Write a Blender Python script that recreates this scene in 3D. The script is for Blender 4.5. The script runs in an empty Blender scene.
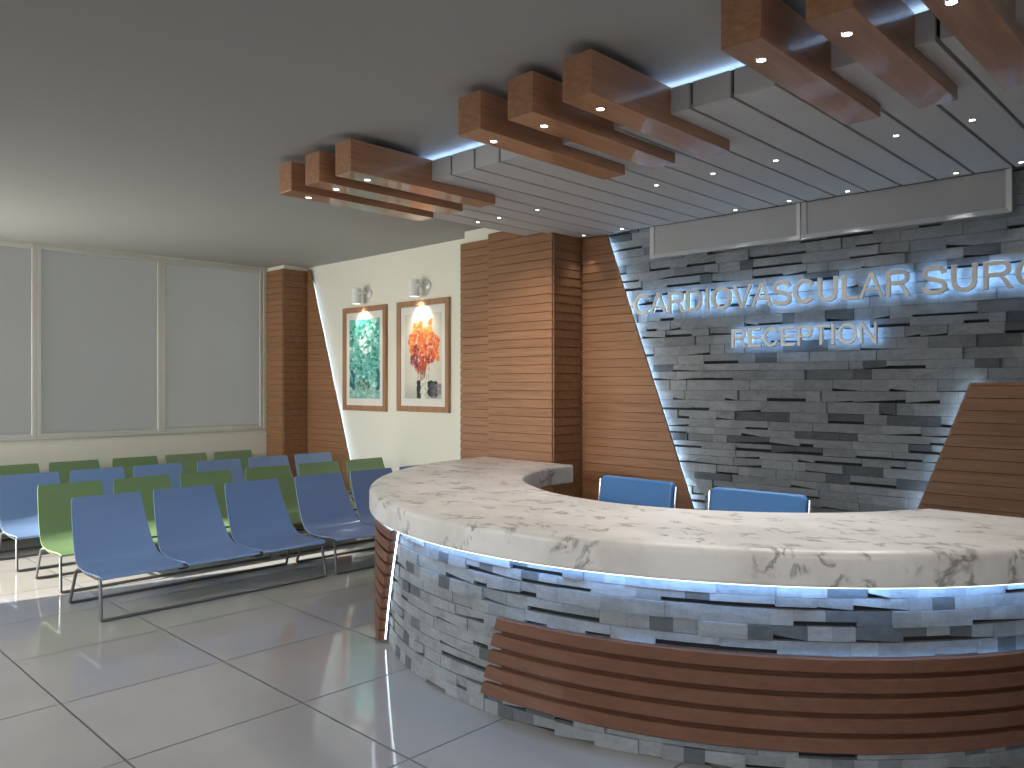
import bpy, math, random
from mathutils import Vector, Matrix
sc = bpy.context.scene
COL = sc.collection
PI = math.pi
R = math.radians

# ------------------------------------------------------------------ materials
def s2l(c):
    c = c / 255.0
    return c / 12.92 if c <= 0.04045 else ((c + 0.055) / 1.055) ** 2.4
def rgb(r, g, b): return (s2l(r), s2l(g), s2l(b), 1.0)

def new_mat(name, base=(0.5, 0.5, 0.5, 1), rough=0.5, metal=0.0, coat=0.0, coat_rough=0.05, spec=0.5):
    m = bpy.data.materials.new(name); m.use_nodes = True
    b = m.node_tree.nodes['Principled BSDF']
    b.inputs['Base Color'].default_value = base
    b.inputs['Roughness'].default_value = rough
    b.inputs['Metallic'].default_value = metal
    b.inputs['Coat Weight'].default_value = coat
    b.inputs['Coat Roughness'].default_value = coat_rough
    b.inputs['Specular IOR Level'].default_value = spec
    return m, m.node_tree, b

class NT:
    """small helper to wire nodes"""
    def __init__(s, tree): s.t = tree
    def n(s, kind, **kw):
        x = s.t.nodes.new(kind)
        for k, v in kw.items():
            if k.startswith('i_'): x.inputs[k[2:].replace('_', ' ')].default_value = v
            else: setattr(x, k, v)
        return x
    def l(s, a, b): s.t.links.new(a, b)
    def math(s, op, a, b=None, c=None):
        x = s.t.nodes.new('ShaderNodeMath'); x.operation = op
        for i, v in enumerate((a, b, c)):
            if v is None: continue
            if hasattr(v, 'is_linked'): s.l(v, x.inputs[i])
            else: x.inputs[i].default_value = v
        return x.outputs[0]
    def ramp(s, fac, stops):
        x = s.t.nodes.new('ShaderNodeValToRGB'); s.l(fac, x.inputs[0])
        e = x.color_ramp.elements
        while len(e) < len(stops): e.new(0.5)
        for el, (p, c) in zip(e, stops): el.position = p; el.color = c
        return x.outputs[0]
    def mix(s, fac, a, b, mode='MIX'):
        x = s.t.nodes.new('ShaderNodeMix'); x.data_type = 'RGBA'; x.blend_type = mode
        for i, v in ((0, fac), (6, a), (7, b)):
            if hasattr(v, 'is_linked'): s.l(v, x.inputs[i])
            else: x.inputs[i].default_value = v
        return x.outputs[2]

def wood_mat(name, dark, light, along='X', rough=0.4, coat=0.25, coat_rough=0.1, grain=1.0):
    m, t, b = new_mat(name, rough=rough, coat=coat, coat_rough=coat_rough)
    N = NT(t)
    tc = N.n('ShaderNodeTexCoord'); mp = N.n('ShaderNodeMapping')
    sc_ = {'X': (0.9, 9, 14), 'Y': (9, 0.9, 14), 'Z': (9, 9, 0.9)}[along]
    mp.inputs['Scale'].default_value = [v * grain for v in sc_]
    N.l(tc.outputs['Object'], mp.inputs[0])
    n1 = N.n('ShaderNodeTexNoise', i_Scale=2.2, i_Detail=6.0, i_Roughness=0.62, i_Distortion=0.5)
    N.l(mp.outputs[0], n1.inputs['Vector'])
    n2 = N.n('ShaderNodeTexNoise', i_Scale=14.0, i_Detail=3.0)
    N.l(mp.outputs[0], n2.inputs['Vector'])
    f = N.math('ADD', N.math('MULTIPLY', n1.outputs[0], 0.75), N.math('MULTIPLY', n2.outputs[0], 0.25))
    g = N.n('ShaderNodeNewGeometry')
    f = N.math('ADD', f, N.math('MULTIPLY', N.math('SUBTRACT', g.outputs['Random Per Island'], 0.5), 0.08))
    c = N.ramp(f, [(0.3, dark), (0.72, light)])
    N.l(c, b.inputs['Base Color'])
    bp = N.n('ShaderNodeBump', i_Strength=0.08, i_Distance=0.004); N.l(f, bp.inputs['Height']); N.l(bp.outputs[0], b.inputs['Normal'])
    return m

M = {}
M['wall_wood'] = wood_mat('wall_wood', rgb(128, 88, 58), rgb(162, 119, 85), 'X', rough=0.55, coat=0.0)
M['beam_wood'] = wood_mat('beam_wood', rgb(146, 100, 70), rgb(190, 142, 106), 'Y', rough=0.4, coat=0.6, coat_rough=0.03)
M['desk_wood'] = wood_mat('desk_wood', rgb(92, 60, 42), rgb(122, 82, 60), 'X', rough=0.5, coat=0.1)
M['frame_wood'] = wood_mat('frame_wood', rgb(140, 100, 72), rgb(176, 132, 98), 'Z', rough=0.5, coat=0.1)
M['gap_wood'] = new_mat('groove_shadow_wood', rgb(58, 34, 20), 0.8)[0]
M['dark_wood'] = wood_mat('dark_wood', rgb(60, 34, 20), rgb(90, 52, 32), 'X', rough=0.5, coat=0.1)

def floor_mat():
    m, t, b = new_mat('floor_tile', rough=0.16, spec=0.6)
    N = NT(t)
    tc = N.n('ShaderNodeTexCoord'); sp = N.n('ShaderNodeSeparateXYZ'); N.l(tc.outputs['Object'], sp.inputs[0])
    def edge(sock, off, pitch):
        u = N.math('DIVIDE', N.math('SUBTRACT', sock, off), pitch)
        fr = N.math('FRACT', u)
        d = N.math('MULTIPLY', N.math('MINIMUM', fr, N.math('SUBTRACT', 1.0, fr)), pitch)
        return d, N.math('FLOOR', u)
    dx, ix = edge(sp.outputs[0], -4.510, 0.882)
    dy, iy = edge(sp.outputs[1], 1.313, 0.872)
    d = N.math('MINIMUM', dx, dy)
    g = N.n('ShaderNodeMapRange', interpolation_type='SMOOTHSTEP'); N.l(d, g.inputs[0])
    g.inputs[1].default_value = 0.0025; g.inputs[2].default_value = 0.0065
    cx = N.n('ShaderNodeCombineXYZ'); N.l(ix, cx.inputs[0]); N.l(iy, cx.inputs[1])
    wn = N.n('ShaderNodeTexWhiteNoise', noise_dimensions='3D'); N.l(cx.outputs[0], wn.inputs['Vector'])
    no = N.n('ShaderNodeTexNoise', i_Scale=1.6, i_Detail=5.0); N.l(tc.outputs['Object'], no.inputs['Vector'])
    v = N.math('ADD', N.math('MULTIPLY', wn.outputs[0], 0.25), N.math('MULTIPLY', no.outputs[0], 0.75))
    tile = N.ramp(v, [(0.2, rgb(148, 145, 142)), (0.8, rgb(164, 161, 158))])
    col = N.mix(g.outputs[0], rgb(84, 82, 80), tile)
    N.l(col, b.inputs['Base Color'])
    rr = N.n('ShaderNodeMapRange'); N.l(no.outputs[0], rr.inputs[0]); rr.inputs[3].default_value = 0.05; rr.inputs[4].default_value = 0.09
    N.l(N.math('ADD', rr.outputs[0], N.math('MULTIPLY', N.math('SUBTRACT', 1.0, g.outputs[0]), 0.4)), b.inputs['Roughness'])
    bp = N.n('ShaderNodeBump', i_Strength=0.6, i_Distance=0.004); N.l(g.outputs[0], bp.inputs['Height']); N.l(bp.outputs[0], b.inputs['Normal'])
    return m
M['floor'] = floor_mat()

def plaster(name, c, rough=0.8):
    m, t, b = new_mat(name, base=c, rough=rough, spec=0.25); N = NT(t)
    tc = N.n('ShaderNodeTexCoord'); no = N.n('ShaderNodeTexNoise', i_Scale=90.0, i_Detail=4.0); N.l(tc.outputs['Object'], no.inputs['Vector'])
    bp = N.n('ShaderNodeBump', i_Strength=0.04, i_Distance=0.003); N.l(no.outputs[0], bp.inputs['Height']); N.l(bp.outputs[0], b.inputs['Normal'])
    n2 = N.n('ShaderNodeTexNoise', i_Scale=1.3, i_Detail=3.0); N.l(tc.outputs['Object'], n2.inputs['Vector'])
    f = N.math('MULTIPLY_ADD', n2.outputs[0], 0.06, 0.0)
    N.l(N.mix(f, c, (c[0] * .8, c[1] * .8, c[2] * .8, 1)), b.inputs['Base Color'])
    return m
M['ceiling'] = plaster('ceiling_paint', rgb(166, 165, 162))
M['wall'] = plaster('cream_wall_paint', rgb(230, 227, 212))
M['slat'] = plaster('slat_white', rgb(206, 206, 206), 0.55)
M['black_gap'] = new_mat('dark_gap', rgb(30, 30, 32), 0.8)[0]

def stone_mat():
    m, t, b = new_mat('ledger_stone', rough=0.72, spec=0.35); N = NT(t)
    tc = N.n('ShaderNodeTexCoord'); g = N.n('ShaderNodeNewGeometry')
    mp = N.n('ShaderNodeMapping'); mp.inputs['Scale'].default_value = (5, 5, 12); N.l(tc.outputs['Object'], mp.inputs[0])
    n1 = N.n('ShaderNodeTexNoise', i_Scale=1.6, i_Detail=7.0, i_Roughness=0.65, i_Distortion=0.6); N.l(mp.outputs[0], n1.inputs['Vector'])
    n2 = N.n('ShaderNodeTexNoise', i_Scale=34.0, i_Detail=5.0, i_Roughness=0.7); N.l(tc.outputs['Object'], n2.inputs['Vector'])
    base = N.ramp(g.outputs['Random Per Island'], [(0.0, rgb(98, 103, 107)), (0.1, rgb(104, 109, 113)), (0.13, rgb(144, 149, 152)), (1.0, rgb(164, 169, 172))])
    v = N.math('ADD', N.math('MULTIPLY', n1.outputs[0], 0.6), N.math('MULTIPLY', n2.outputs[0], 0.4))
    shade = N.ramp(v, [(0.3, (0.5, 0.5, 0.5, 1)), (0.7, (0.92, 0.92, 0.92, 1))])
    N.l(N.mix(1.0, base, shade, 'MULTIPLY'), b.inputs['Base Color'])
    bp = N.n('ShaderNodeBump', i_Strength=0.45, i_Distance=0.012); N.l(v, bp.inputs['Height']); N.l(bp.outputs[0], b.inputs['Normal'])
    return m
M['stone'] = stone_mat()

def marble_mat():
    m, t, b = new_mat('marble', rough=0.36, coat=0.12, coat_rough=0.12); N = NT(t)
    tc = N.n('ShaderNodeTexCoord')
    mp = N.n('ShaderNodeMapping'); mp.inputs['Rotation'].default_value = (0, 0, R(-40)); mp.inputs['Scale'].default_value = (1.5, 2.2, 1.5)
    N.l(tc.outputs['Object'], mp.inputs[0])
    w = N.n('ShaderNodeTexNoise', i_Scale=1.5, i_Detail=3.0); N.l(mp.outputs[0], w.inputs['Vector'])
    ad = N.n('ShaderNodeVectorMath', operation='MULTIPLY_ADD'); N.l(w.outputs['Color'], ad.inputs[0]); ad.inputs[1].default_value = (0.55, 0.55, 0.55); N.l(mp.outputs[0], ad.inputs[2])
    n1 = N.n('ShaderNodeTexNoise', i_Scale=2.6, i_Detail=8.0, i_Roughness=0.6, i_Distortion=0.4); N.l(ad.outputs[0], n1.inputs['Vector'])
    ridge = N.math('ABSOLUTE', N.math('SUBTRACT', n1.outputs[0], 0.5))
    vein = N.math('SUBTRACT', 1.0, N.math('MINIMUM', N.math('MULTIPLY', ridge, 24.0), 1.0))
    n3 = N.n('ShaderNodeTexNoise', i_Scale=3.4, i_Detail=3.0); N.l(mp.outputs[0], n3.inputs['Vector'])
    mask = N.n('ShaderNodeMapRange', interpolation_type='SMOOTHSTEP'); N.l(n3.outputs[0], mask.inputs[0]); mask.inputs[1].default_value = 0.47; mask.inputs[2].default_value = 0.585
    n2 = N.n('ShaderNodeTexNoise', i_Scale=1.4, i_Detail=6.0, i_Roughness=0.6); N.l(ad.outputs[0], n2.inputs['Vector'])
    cloud = N.ramp(n2.outputs[0], [(0.35, rgb(208, 203, 197)), (0.6, rgb(230, 226, 220))])
    f = N.math('MULTIPLY', N.math('MULTIPLY', vein, mask.outputs[0]), 0.75)
    col = N.mix(f, cloud, rgb(92, 82, 74))
    N.l(col, b.inputs['Base Color'])
    return m
M['marble'] = marble_mat()

def plastic(name, c):
    m, t, b = new_mat(name, base=c, rough=0.3, coat=0.5, coat_rough=0.05); N = NT(t)
    tc = N.n('ShaderNodeTexCoord'); no = N.n('ShaderNodeTexNoise', i_Scale=160.0); N.l(tc.outputs['Object'], no.inputs['Vector'])
    bp = N.n('ShaderNodeBump', i_Strength=0.03, i_Distance=0.001); N.l(no.outputs[0], bp.inputs['Height']); N.l(bp.outputs[0], b.inputs['Normal'])
    return m
M['blue'] = plastic('blue_plastic', rgb(110, 137, 178))
M['green'] = plastic('green_plastic', rgb(110, 137, 96))
M['tube'] = new_mat('grey_tube_steel', rgb(112, 112, 114), 0.35, 0.7)[0]
M['black'] = new_mat('black_rubber', rgb(26, 26, 28), 0.5)[0]
M['chrome'] = new_mat('chrome', rgb(205, 205, 208), 0.12, 1.0)[0]
M['alu'] = new_mat('window_aluminium', rgb(214, 214, 206), 0.35, 0.3)[0]
def pane_mat():
    m, t, b = new_mat('frosted_grey_pane', base=rgb(150, 150, 150), rough=0.35, coat=0.8, coat_rough=0.04); N = NT(t)
    tr = N.n('ShaderNodeBsdfTranslucent'); tr.inputs[0].default_value = (.52, .52, .5, 1)
    mx = N.n('ShaderNodeMixShader'); mx.inputs[0].default_value = .5
    N.l(b.outputs[0], mx.inputs[1]); N.l(tr.outputs[0], mx.inputs[2]); N.l(mx.outputs[0], t.nodes['Material Output'].inputs[0])
    return m
M['pane'] = pane_mat()
M['white_paint'] = new_mat('white_enamel', rgb(232, 232, 230), 0.35)[0]
M['board'] = new_mat('board_grey', rgb(168, 168, 168), 0.4, 0, 0.2)[0]
M['board_frame'] = new_mat('board_frame', rgb(206, 206, 206), 0.35, 0.2)[0]
M['letter'] = new_mat('brushed_letter_metal', rgb(222, 217, 209), 0.34, 0.15)[0]
M['mat_board'] = new_mat('picture_mat_board', rgb(226, 222, 212), 0.8)[0]
def leather():
    m, t, b = new_mat('blue_leather', base=rgb(70, 124, 182), rough=0.45); N = NT(t)
    tc = N.n('ShaderNodeTexCoord'); vo = N.n('ShaderNodeTexVoronoi', i_Scale=190.0); N.l(tc.outputs['Object'], vo.inputs['Vector'])
    bp = N.n('ShaderNodeBump', i_Strength=0.15, i_Distance=0.001); N.l(vo.outputs['Distance'], bp.inputs['Height']); N.l(bp.outputs[0], b.inputs['Normal'])
    return m
M['leather'] = leather()
def emit(name, c, s):
    m = bpy.data.materials.new(name); m.use_nodes = True; t = m.node_tree
    b = t.nodes['Principled BSDF']; b.inputs['Base Color'].default_value = (0.8, 0.8, 0.8, 1)
    b.inputs['Emission Color'].default_value = c; b.inputs['Emission Strength'].default_value = s
    return m
LEDC = (0.42, 0.66, 1.0, 1)
M['led_desk'] = emit('led_desk', (.25, .5, 1, 1), 24.0)
M['led_panel'] = emit('led_panel', (.25, .5, 1, 1), 13.0)
M['led_line'] = emit('led_line', (.8, .9, 1, 1), 3.0)
M['led_edge'] = emit('led_edge', (0.55, 0.76, 1.0, 1), 26.0)
M['led_desk_edge'] = emit('led_desk_edge', (.75, .88, 1, 1), 7.0)
M['led_soft'] = emit('led_soft', (.6, .78, 1, 1), 26.0)
M['led_letter'] = emit('led_letter', (0.3, 0.57, 1.0, 1), 10.0)
M['led_cove'] = emit('led_cove', (0.42, 0.62, 1.0, 1), 14.0)
M['led_white'] = emit('led_white', (0.8, 0.9, 1.0, 1), 8.0)
M['lamp_disc'] = emit('lamp_disc', (1.0, 0.94, 0.86, 1), 6.0)
def art_mat():
    m, t, b = new_mat('watercolour', rough=0.6, coat=0.4, coat_rough=0.03); N = NT(t)
    a = N.n('ShaderNodeVertexColor'); a.layer_name = 'paint'; N.l(a.outputs[0], b.inputs['Base Color'])
    return m
M['art'] = art_mat()

# ------------------------------------------------------------------ mesh builder
class MB:
    def __init__(s): s.v = []; s.f = []; s.smooth = []
    def add(s, vs, fs, smooth=False):
        o = len(s.v); s.v += [tuple(v) for v in vs]; s.f += [[i + o for i in f] for f in fs]; s.smooth += [smooth] * len(fs); return s
    def box(s, x0, x1, y0, y1, z0, z1):
        vs = [(x, y, z) for x in (x0, x1) for y in (y0, y1) for z in (z0, z1)]
        return s.add(vs, [(0, 1, 3, 2), (4, 6, 7, 5), (0, 4, 5, 1), (2, 3, 7, 6), (0, 2, 6, 4), (1, 5, 7, 3)])
    def hexa(s, a, b):  # two quads (lists of 4 points), same winding
        return s.add(list(a) + list(b), [(3, 2, 1, 0), (4, 5, 6, 7), (0, 1, 5, 4), (1, 2, 6, 5), (2, 3, 7, 6), (3, 0, 4, 7)])
    def loft(s, rings, closed=True, caps=True, smooth=True):
        n = len(rings[0]); vs = [p for r in rings for p in r]; fs = []
        for i in range(len(rings) - 1):
            for j in range(n if closed else n - 1):
                k = (j + 1) % n
                fs.append((i * n + j, i * n + k, (i + 1) * n + k, (i + 1) * n + j))
        if caps and closed:
            fs.append(tuple(range(n - 1, -1, -1))); fs.append(tuple((len(rings) - 1) * n + j for j in range(n)))
        return s.add(vs, fs, smooth)
    def tube(s, pts, r, seg=10, closed=False):
        P = [Vector(p) for p in pts]; n = len(P); rings = []
        prev = None
        for i in range(n):
            if closed: d = (P[(i + 1) % n] - P[i - 1])
            else: d = (P[min(i + 1, n - 1)] - P[max(i - 1, 0)])
            d.normalize()
            if prev is None:
                up = Vector((0, 0, 1)) if abs(d.z) < 0.9 else Vector((1, 0, 0))
                a = d.cross(up).normalized()
            else:
                a = (prev - d * prev.dot(d)).normalized()
            prev = a; b = d.cross(a)
            rings.append([P[i] + (a * math.cos(t) + b * math.sin(t)) * r for t in [2 * PI * k / seg for k in range(seg)]])
        if closed: rings.append(rings[0])
        return s.loft(rings, True, not closed, True)
    def lathe(s, prof, c, axis='Z', seg=24):
        rings = []
        for (r, h) in prof:
            ring = []
            for k in range(seg):
                t = 2 * PI * k / seg; a, b = r * math.cos(t), r * math.sin(t)
                ring.append({'Z': (c[0] + a, c[1] + b, c[2] + h), 'Y': (c[0] + a, c[1] + h, c[2] - b), 'X': (c[0] + h, c[1] + a, c[2] + b)}[axis])
            rings.append(ring)
        return s.loft(rings, True, True, True)
    def build(s, name, mat, parent=None, loc=None, bevel=0, sharp=40):
        me = bpy.data.meshes.new(name)
        L = Vector(loc) if loc is not None else (Vector(parent['_o']) if parent is not None else Vector((0, 0, 0)))
        me.from_pydata([tuple(Vector(v) - L) for v in s.v], [], s.f)
        me.polygons.foreach_set('use_smooth', s.smooth)
        me.materials.append(mat); me.update()
        import bmesh
        bm = bmesh.new(); bm.from_mesh(me); bmesh.ops.recalc_face_normals(bm, faces=bm.faces)
        for e in bm.edges:
            if len(e.link_faces) == 2 and e.calc_face_angle(0) > R(sharp): e.smooth = False
        bm.to_mesh(me); bm.free()
        o = bpy.data.objects.new(name, me); COL.objects.link(o)
        if parent is not None: o.parent = parent; o.location = L - Vector(parent['_o'])
        else: o.location = L
        o['_o'] = tuple(L)
        if bevel:
            md = o.modifiers.new('edge', 'BEVEL'); md.width = bevel; md.segments = 2; md.limit_method = 'ANGLE'; md.angle_limit = R(40)
        return o

def empty(name, loc):
    o = bpy.data.objects.new(name, None); COL.objects.link(o); o.location = loc; o['_o'] = tuple(loc); o.empty_display_size = 0.1
    return o
def tag(o, label=None, cat=None, group=None, kind=None):
    if label: o['label'] = label
    if cat: o['category'] = cat
    if group: o['group'] = group
    if kind: o['kind'] = kind
    return o
def struct(o): return tag(o, kind='structure')
def fillet(pts, r, n=5):
    P = [Vector(p) for p in pts]; out = [P[0]]
    for i in range(1, len(P) - 1):
        a = (P[i - 1] - P[i]); b = (P[i + 1] - P[i]); rr = min(r, a.length * .49, b.length * .49)
        p0 = P[i] + a.normalized() * rr; p2 = P[i] + b.normalized() * rr
        for k in range(n + 1):
            t = k / n; out.append(p0 * (1 - t) ** 2 + P[i] * 2 * t * (1 - t) + p2 * t * t)
    out.append(P[-1]); return out
def spot(name, loc, target, power, size, blend, color, parent=None, rad=0.03):
    l = bpy.data.lights.new(name, 'SPOT'); l.energy = power; l.spot_size = R(size); l.spot_blend = blend; l.color = color; l.shadow_soft_size = rad
    o = bpy.data.objects.new(name, l); COL.objects.link(o)
    d = Vector(target) - Vector(loc)
    o.rotation_euler = d.to_track_quat('-Z', 'Y').to_euler()
    if parent is not None: o.parent = parent; o.location = Vector(loc) - Vector(parent['_o'])
    else: o.location = loc
    return o

# ------------------------------------------------------------------ room
XL, YB, YS, ZC = -9.95, 5.84, 6.06, 3.238
YF, XR = -2.6, 2.6
struct(MB().box(XL - .2, XR + .2, YF - 4.0, YS + .2, -.1, 0).build('floor', M['floor']))
struct(MB().box(XL - .034, XR + .2, YF - .2, YS + .2, ZC, ZC + .12).build('ceiling', M['ceiling']))
# window wall
ZW0, ZW1 = 1.05, 3.215
wl = MB().box(XL - .034, XL, YF, YS, 0, ZW0).box(XL - .034, XL, YF, YS, ZW1, ZC)
wl.box(XL - .034, XL, 5.40, YS, ZW0, ZW1)
struct(wl.build('wall_left', M['wall']))
struct(MB().box(XL, -6.0, YB, YS + .2, 0, ZC).box(-6.0, XR + .2, YS, YS + .2, 0, ZC).build('wall_back', M['wall']))
struct(MB().box(XR, XR + .2, YF, YS, 0, ZC).build('wall_right', M['wall']))
DX0, DX1, DZ = -9.5, -7.62, 2.62    # unseen opening added behind the camera, sized to shape the sun patch
struct(MB().box(XL - .2, DX0, YF - .2, YF, 0, ZC).box(DX1, XR + .2, YF - .2, YF, 0, ZC).box(DX0, DX1, YF - .2, YF, DZ, ZC).build('wall_front', M['wall']))
# windows: mullion axes
mull = [5.385, 4.02, 2.645, 1.28, -0.085, -1.45, -2.58]
for i in range(len(mull) - 1):
    y1, y0 = mull[i], mull[i + 1]
    w = empty('window_%d' % (i + 1), (XL, (y0 + y1) / 2, ZW0)); struct(w)
    f = MB(); b = .047
    x0, x1 = XL - .034, XL + .012
    f.box(x0, x1, y0 + .001, y0 + b, ZW0, ZW1).box(x0, x1, y1 - b, y1 - .001, ZW0, ZW1)
    f.box(x0, x1 - .004, y0 + b, y1 - b, ZW0, ZW0 + .045).box(x0, x1 - .004, y0 + b, y1 - b, ZW1 - .06, ZW1)
    f.build('window_frame', M['alu'], w, bevel=.004)
    MB().box(XL - .034, XL - .022, y0 + b, y1 - b, ZW0 + .045, ZW1 - .06).build('window_pane', M['pane'], w)
n_added_win = len(mull)
for (wx0, wx1, wy0, wy1) in ((-7.25, -3.75, YF, YF), (-2.35, 1.15, YF, YF), (XR, XR, -1.35, 2.15)):  # made-up windows out of view, added only to go with the fill lamps
    w = empty('window_%d' % n_added_win, ((wx0 + wx1) / 2, (wy0 + wy1) / 2, .95)); struct(w); n_added_win += 1
    f = MB(); z0, z1 = .93, 2.97
    if wy0 == wy1:
        for a in (wx0, (wx0 + wx1) / 2 - .03, wx1 - .06): f.box(a, a + .06, YF, YF + .03, z0, z1)
        f.box(wx0, wx1, YF, YF + .028, z0, z0 + .05).box(wx0, wx1, YF, YF + .028, z1 - .05, z1)
        MB().box(wx0, wx1, YF + .001, YF + .012, z0, z1).build('window_pane', M['pane'], w)
    else:
        for a in (wy0, (wy0 + wy1) / 2 - .03, wy1 - .06): f.box(XR - .03, XR, a, a + .06, z0, z1)
        f.box(XR - .028, XR, wy0, wy1, z0, z0 + .05).box(XR - .028, XR, wy0, wy1, z1 - .05, z1)
        MB().box(XR - .012, XR - .001, wy0, wy1, z0, z1).build('window_pane', M['pane'], w)
    f.build('window_frame', M['alu'], w)
struct(MB().box(XL - .05, XL + .03, YF, 5.40, ZW0 - .025, ZW0).build('trim_1', M['alu'], bevel=.004))

# ------------------------------------------------------------------ clapboard cladding
def boards(mb, z0, z1, x_at, ydir, P, pitch=.082, t=.018, lip=.006, gap=.0042):
    """stack of lapped boards. x_at(z) -> (u0,u1); P(u,d,z) -> point, d = distance out of the wall"""
    z = z0; k = 0
    while z < z1 - .004:
        zt = min(z + pitch - gap, z1)
        a0, a1 = x_at(z); b0, b1 = x_at(zt)
        db, dt = t + lip, t
        nseg = max(1, ydir)
        for i in range(nseg):
            fa0 = a0 + (a1 - a0) * i / nseg; fa1 = a0 + (a1 - a0) * (i + 1) / nseg
            fb0 = b0 + (b1 - b0) * i / nseg; fb1 = b0 + (b1 - b0) * (i + 1) / nseg
            mb.hexa([P(fa0, 0, z), P(fa1, 0, z), P(fb1, 0, zt), P(fb0, 0, zt)],
                    [P(fa0, db, z), P(fa1, db, z), P(fb1, dt, zt), P(fb0, dt, zt)])
        z += pitch; k += 1
    return mb
def backer(mb, z0, z1, x_at, P, t=.012, inset=.012):
    a0, a1 = x_at(z0); b0, b1 = x_at(z1)
    return mb.hexa([P(a0 + inset, 0, z0), P(a1 - inset, 0, z0), P(b1 - inset, 0, z1), P(b0 + inset, 0, z1)],
                   [P(a0 + inset, t, z0), P(a1 - inset, t, z0), P(b1 - inset, t, z1), P(b0 + inset, t, z1)])

# corner column by the windows
cx1, cy0 = -9.48, 5.42
col = empty('corner_column', (-9.70, 5.63, 0)); tag(col, 'wood-clad square column in the corner beside the windows', 'column')
MB().box(XL, cx1 - .035, cy0 + .035, YB, 0, ZC).build('column_core', M['wall'], col)
MB().box(XL + .005, cx1 - .034, cy0 + .0345, cy0 + .05, .0, 3.183).box(cx1 - .05, cx1 - .0345, cy0 + .035, YB - .002, .0, 3.183).build('backing_board', M['gap_wood'], col)
m = MB(); boards(m, .0, 3.185, lambda z: (XL + .004, cx1), 1, lambda u, d, z: (u, cy0 + .035 - d, z)).build('front_cladding', M['wall_wood'], col)
m = MB(); boards(m, .0, 3.185, lambda z: (cy0, YB - .002), 1, lambda u, d, z: (cx1 - .035 + d, u, z)).build('side_cladding', M['wall_wood'], col)
# slanted panel beside it, lit from behind
def slant_panel(name, label, z0, z1, xat, yback, stand, strip_side, strip_mat, inset=.045):
    p = empty(name, (sum(xat(0)) / 2, yback, z0)); tag(p, label, 'wall panel')
    y = yback - stand
    m = MB(); backer(m, z0, z1, xat, lambda u, d, z: (u, y + .012 - d, z)); m.build('backing_board', M['gap_wood'], p)
    m = MB(); boards(m, z0, z1, xat, 1, lambda u, d, z: (u, y - d, z), t=.016).build('wood_boards', M['wall_wood'], p)
    pts = []
    for z in (z0 + .02, z1 - (0.2 if inset > .06 else .02)):
        u0, u1 = xat(z); u = u1 - inset if strip_side > 0 else u0 + inset
        pts.append((u, yback - stand * .45, z))
    MB().tube(pts, .008, 6).build('led_strip', strip_mat, p)
    return p
slant_panel('slanted_wood_panel', 'narrow slanted wood panel on the cream wall beside the corner column', 0.0, 3.2,
            lambda z: (cx1 + .004, -8.245 - .372 * z), YB - .001, .035, 1, M['led_soft'], .075)

# big pillar
PX0, PXS, PX1, PY = -6.11, -5.678, -4.803, 5.50
pil = empty('wood_clad_pillar', ((PX0 + PX1) / 2, 5.7, 0)); tag(pil, 'broad wood-clad pillar between the framed pictures and the stone wall', 'pillar')
MB().box(PX0 + .02, PX1 - .055, PY + .075, YS - .001, 0, ZC - .001).build('pillar_core', M['wall'], pil)
m = MB(); boards(m, 0, 3.105, lambda z: (PX0, PXS), 1, lambda u, d, z: (u, PY + .055 - d, z)).build('narrow_cladding', M['wall_wood'], pil)
m = MB(); boards(m, .03, 3.15, lambda z: (PXS, PX1), 1, lambda u, d, z: (u, PY + .035 - d, z)); m.build('wide_cladding', M['wall_wood'], pil)
MB().box(PX0 + .005, PXS, PY + .0545, PY + .075, 0, 3.10).box(PXS, PX1 - .036, PY + .0345, PY + .075, .03, 3.148).box(PX1 - .055, PX1 - .0355, PY + .035, 5.955, .03, 3.148).build('backing_board', M['gap_wood'], pil)
m = MB(); boards(m, .03, 3.15, lambda z: (PY, 5.955), 1, lambda u, d, z: (PX1 - .035 + d, u, z)).build('side_cladding', M['wall_wood'], pil)

# ------------------------------------------------------------------ stone
def stones(mb, u0, u1, z0, z1, P, rng, useg=0.0, rows=(.055, .085), clip=None):
    z = z0
    while z < z1 - .02:
        h = rng.uniform(*rows); zt = min(z + h, z1)
        if z1 - zt < .03: zt = z1
        u = u0 - rng.uniform(0, .2)
        while u < u1:
            w = rng.choice((.11, .15, .19, .23, .28, .36)) * rng.uniform(.85, 1.15)
            a, b = max(u, u0), min(u + w, u1)
            if b - a > .02:
                d = rng.choice((.0, .002, .004, .006, .01, .02)) + rng.uniform(0, .002)
                zb = z + .0012; slot = 0
                r = rng.random()
                if r < .38: slot = rng.uniform(.012, .025)
                g = .0003
                n = max(1, int((b - a) / useg)) if useg else 1
                # slightly uneven lower edge where the stone overhangs
                la = slot * rng.choice((1, 1, .1)); lb = slot * rng.choice((1, 1, .1))
                tilt = rng.uniform(-.003, .005)
                for i in range(n):
                    pa = a + g + (b - a - 2 * g) * i / n; pb = a + g + (b - a - 2 * g) * (i + 1) / n
                    fa = i / n; fb = (i + 1) / n
                    za = zb + la + (lb - la) * fa; zc_ = zb + la + (lb - la) * fb
                    mb.hexa([P(pa, -.04, za), P(pb, -.04, zc_), P(pb, -.04, zt - .001), P(pa, -.04, zt - .001)],
                            [P(pa, d + tilt, za), P(pb, d + tilt, zc_), P(pb, d, zt - .001), P(pa, d, zt - .001)])
            u += w
        z = zt
    return mb
st = empty('stone_cladding', (-3.0, YS, 0)); struct(st)
YST = 6.005
rng = random.Random(11)
m = stones(MB(), PX1 - .02, 1.2, 0, ZC - .02, lambda u, d, z: (u, YST - d, z), rng, 0.0, (.058, .09)); m.build('ledger_stone', M['stone'], st)
MB().box(PX1 - .02, 1.2, YST + .03, YS, 0, ZC - .001).build('stone_backing', M['black_gap'], st)

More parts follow.
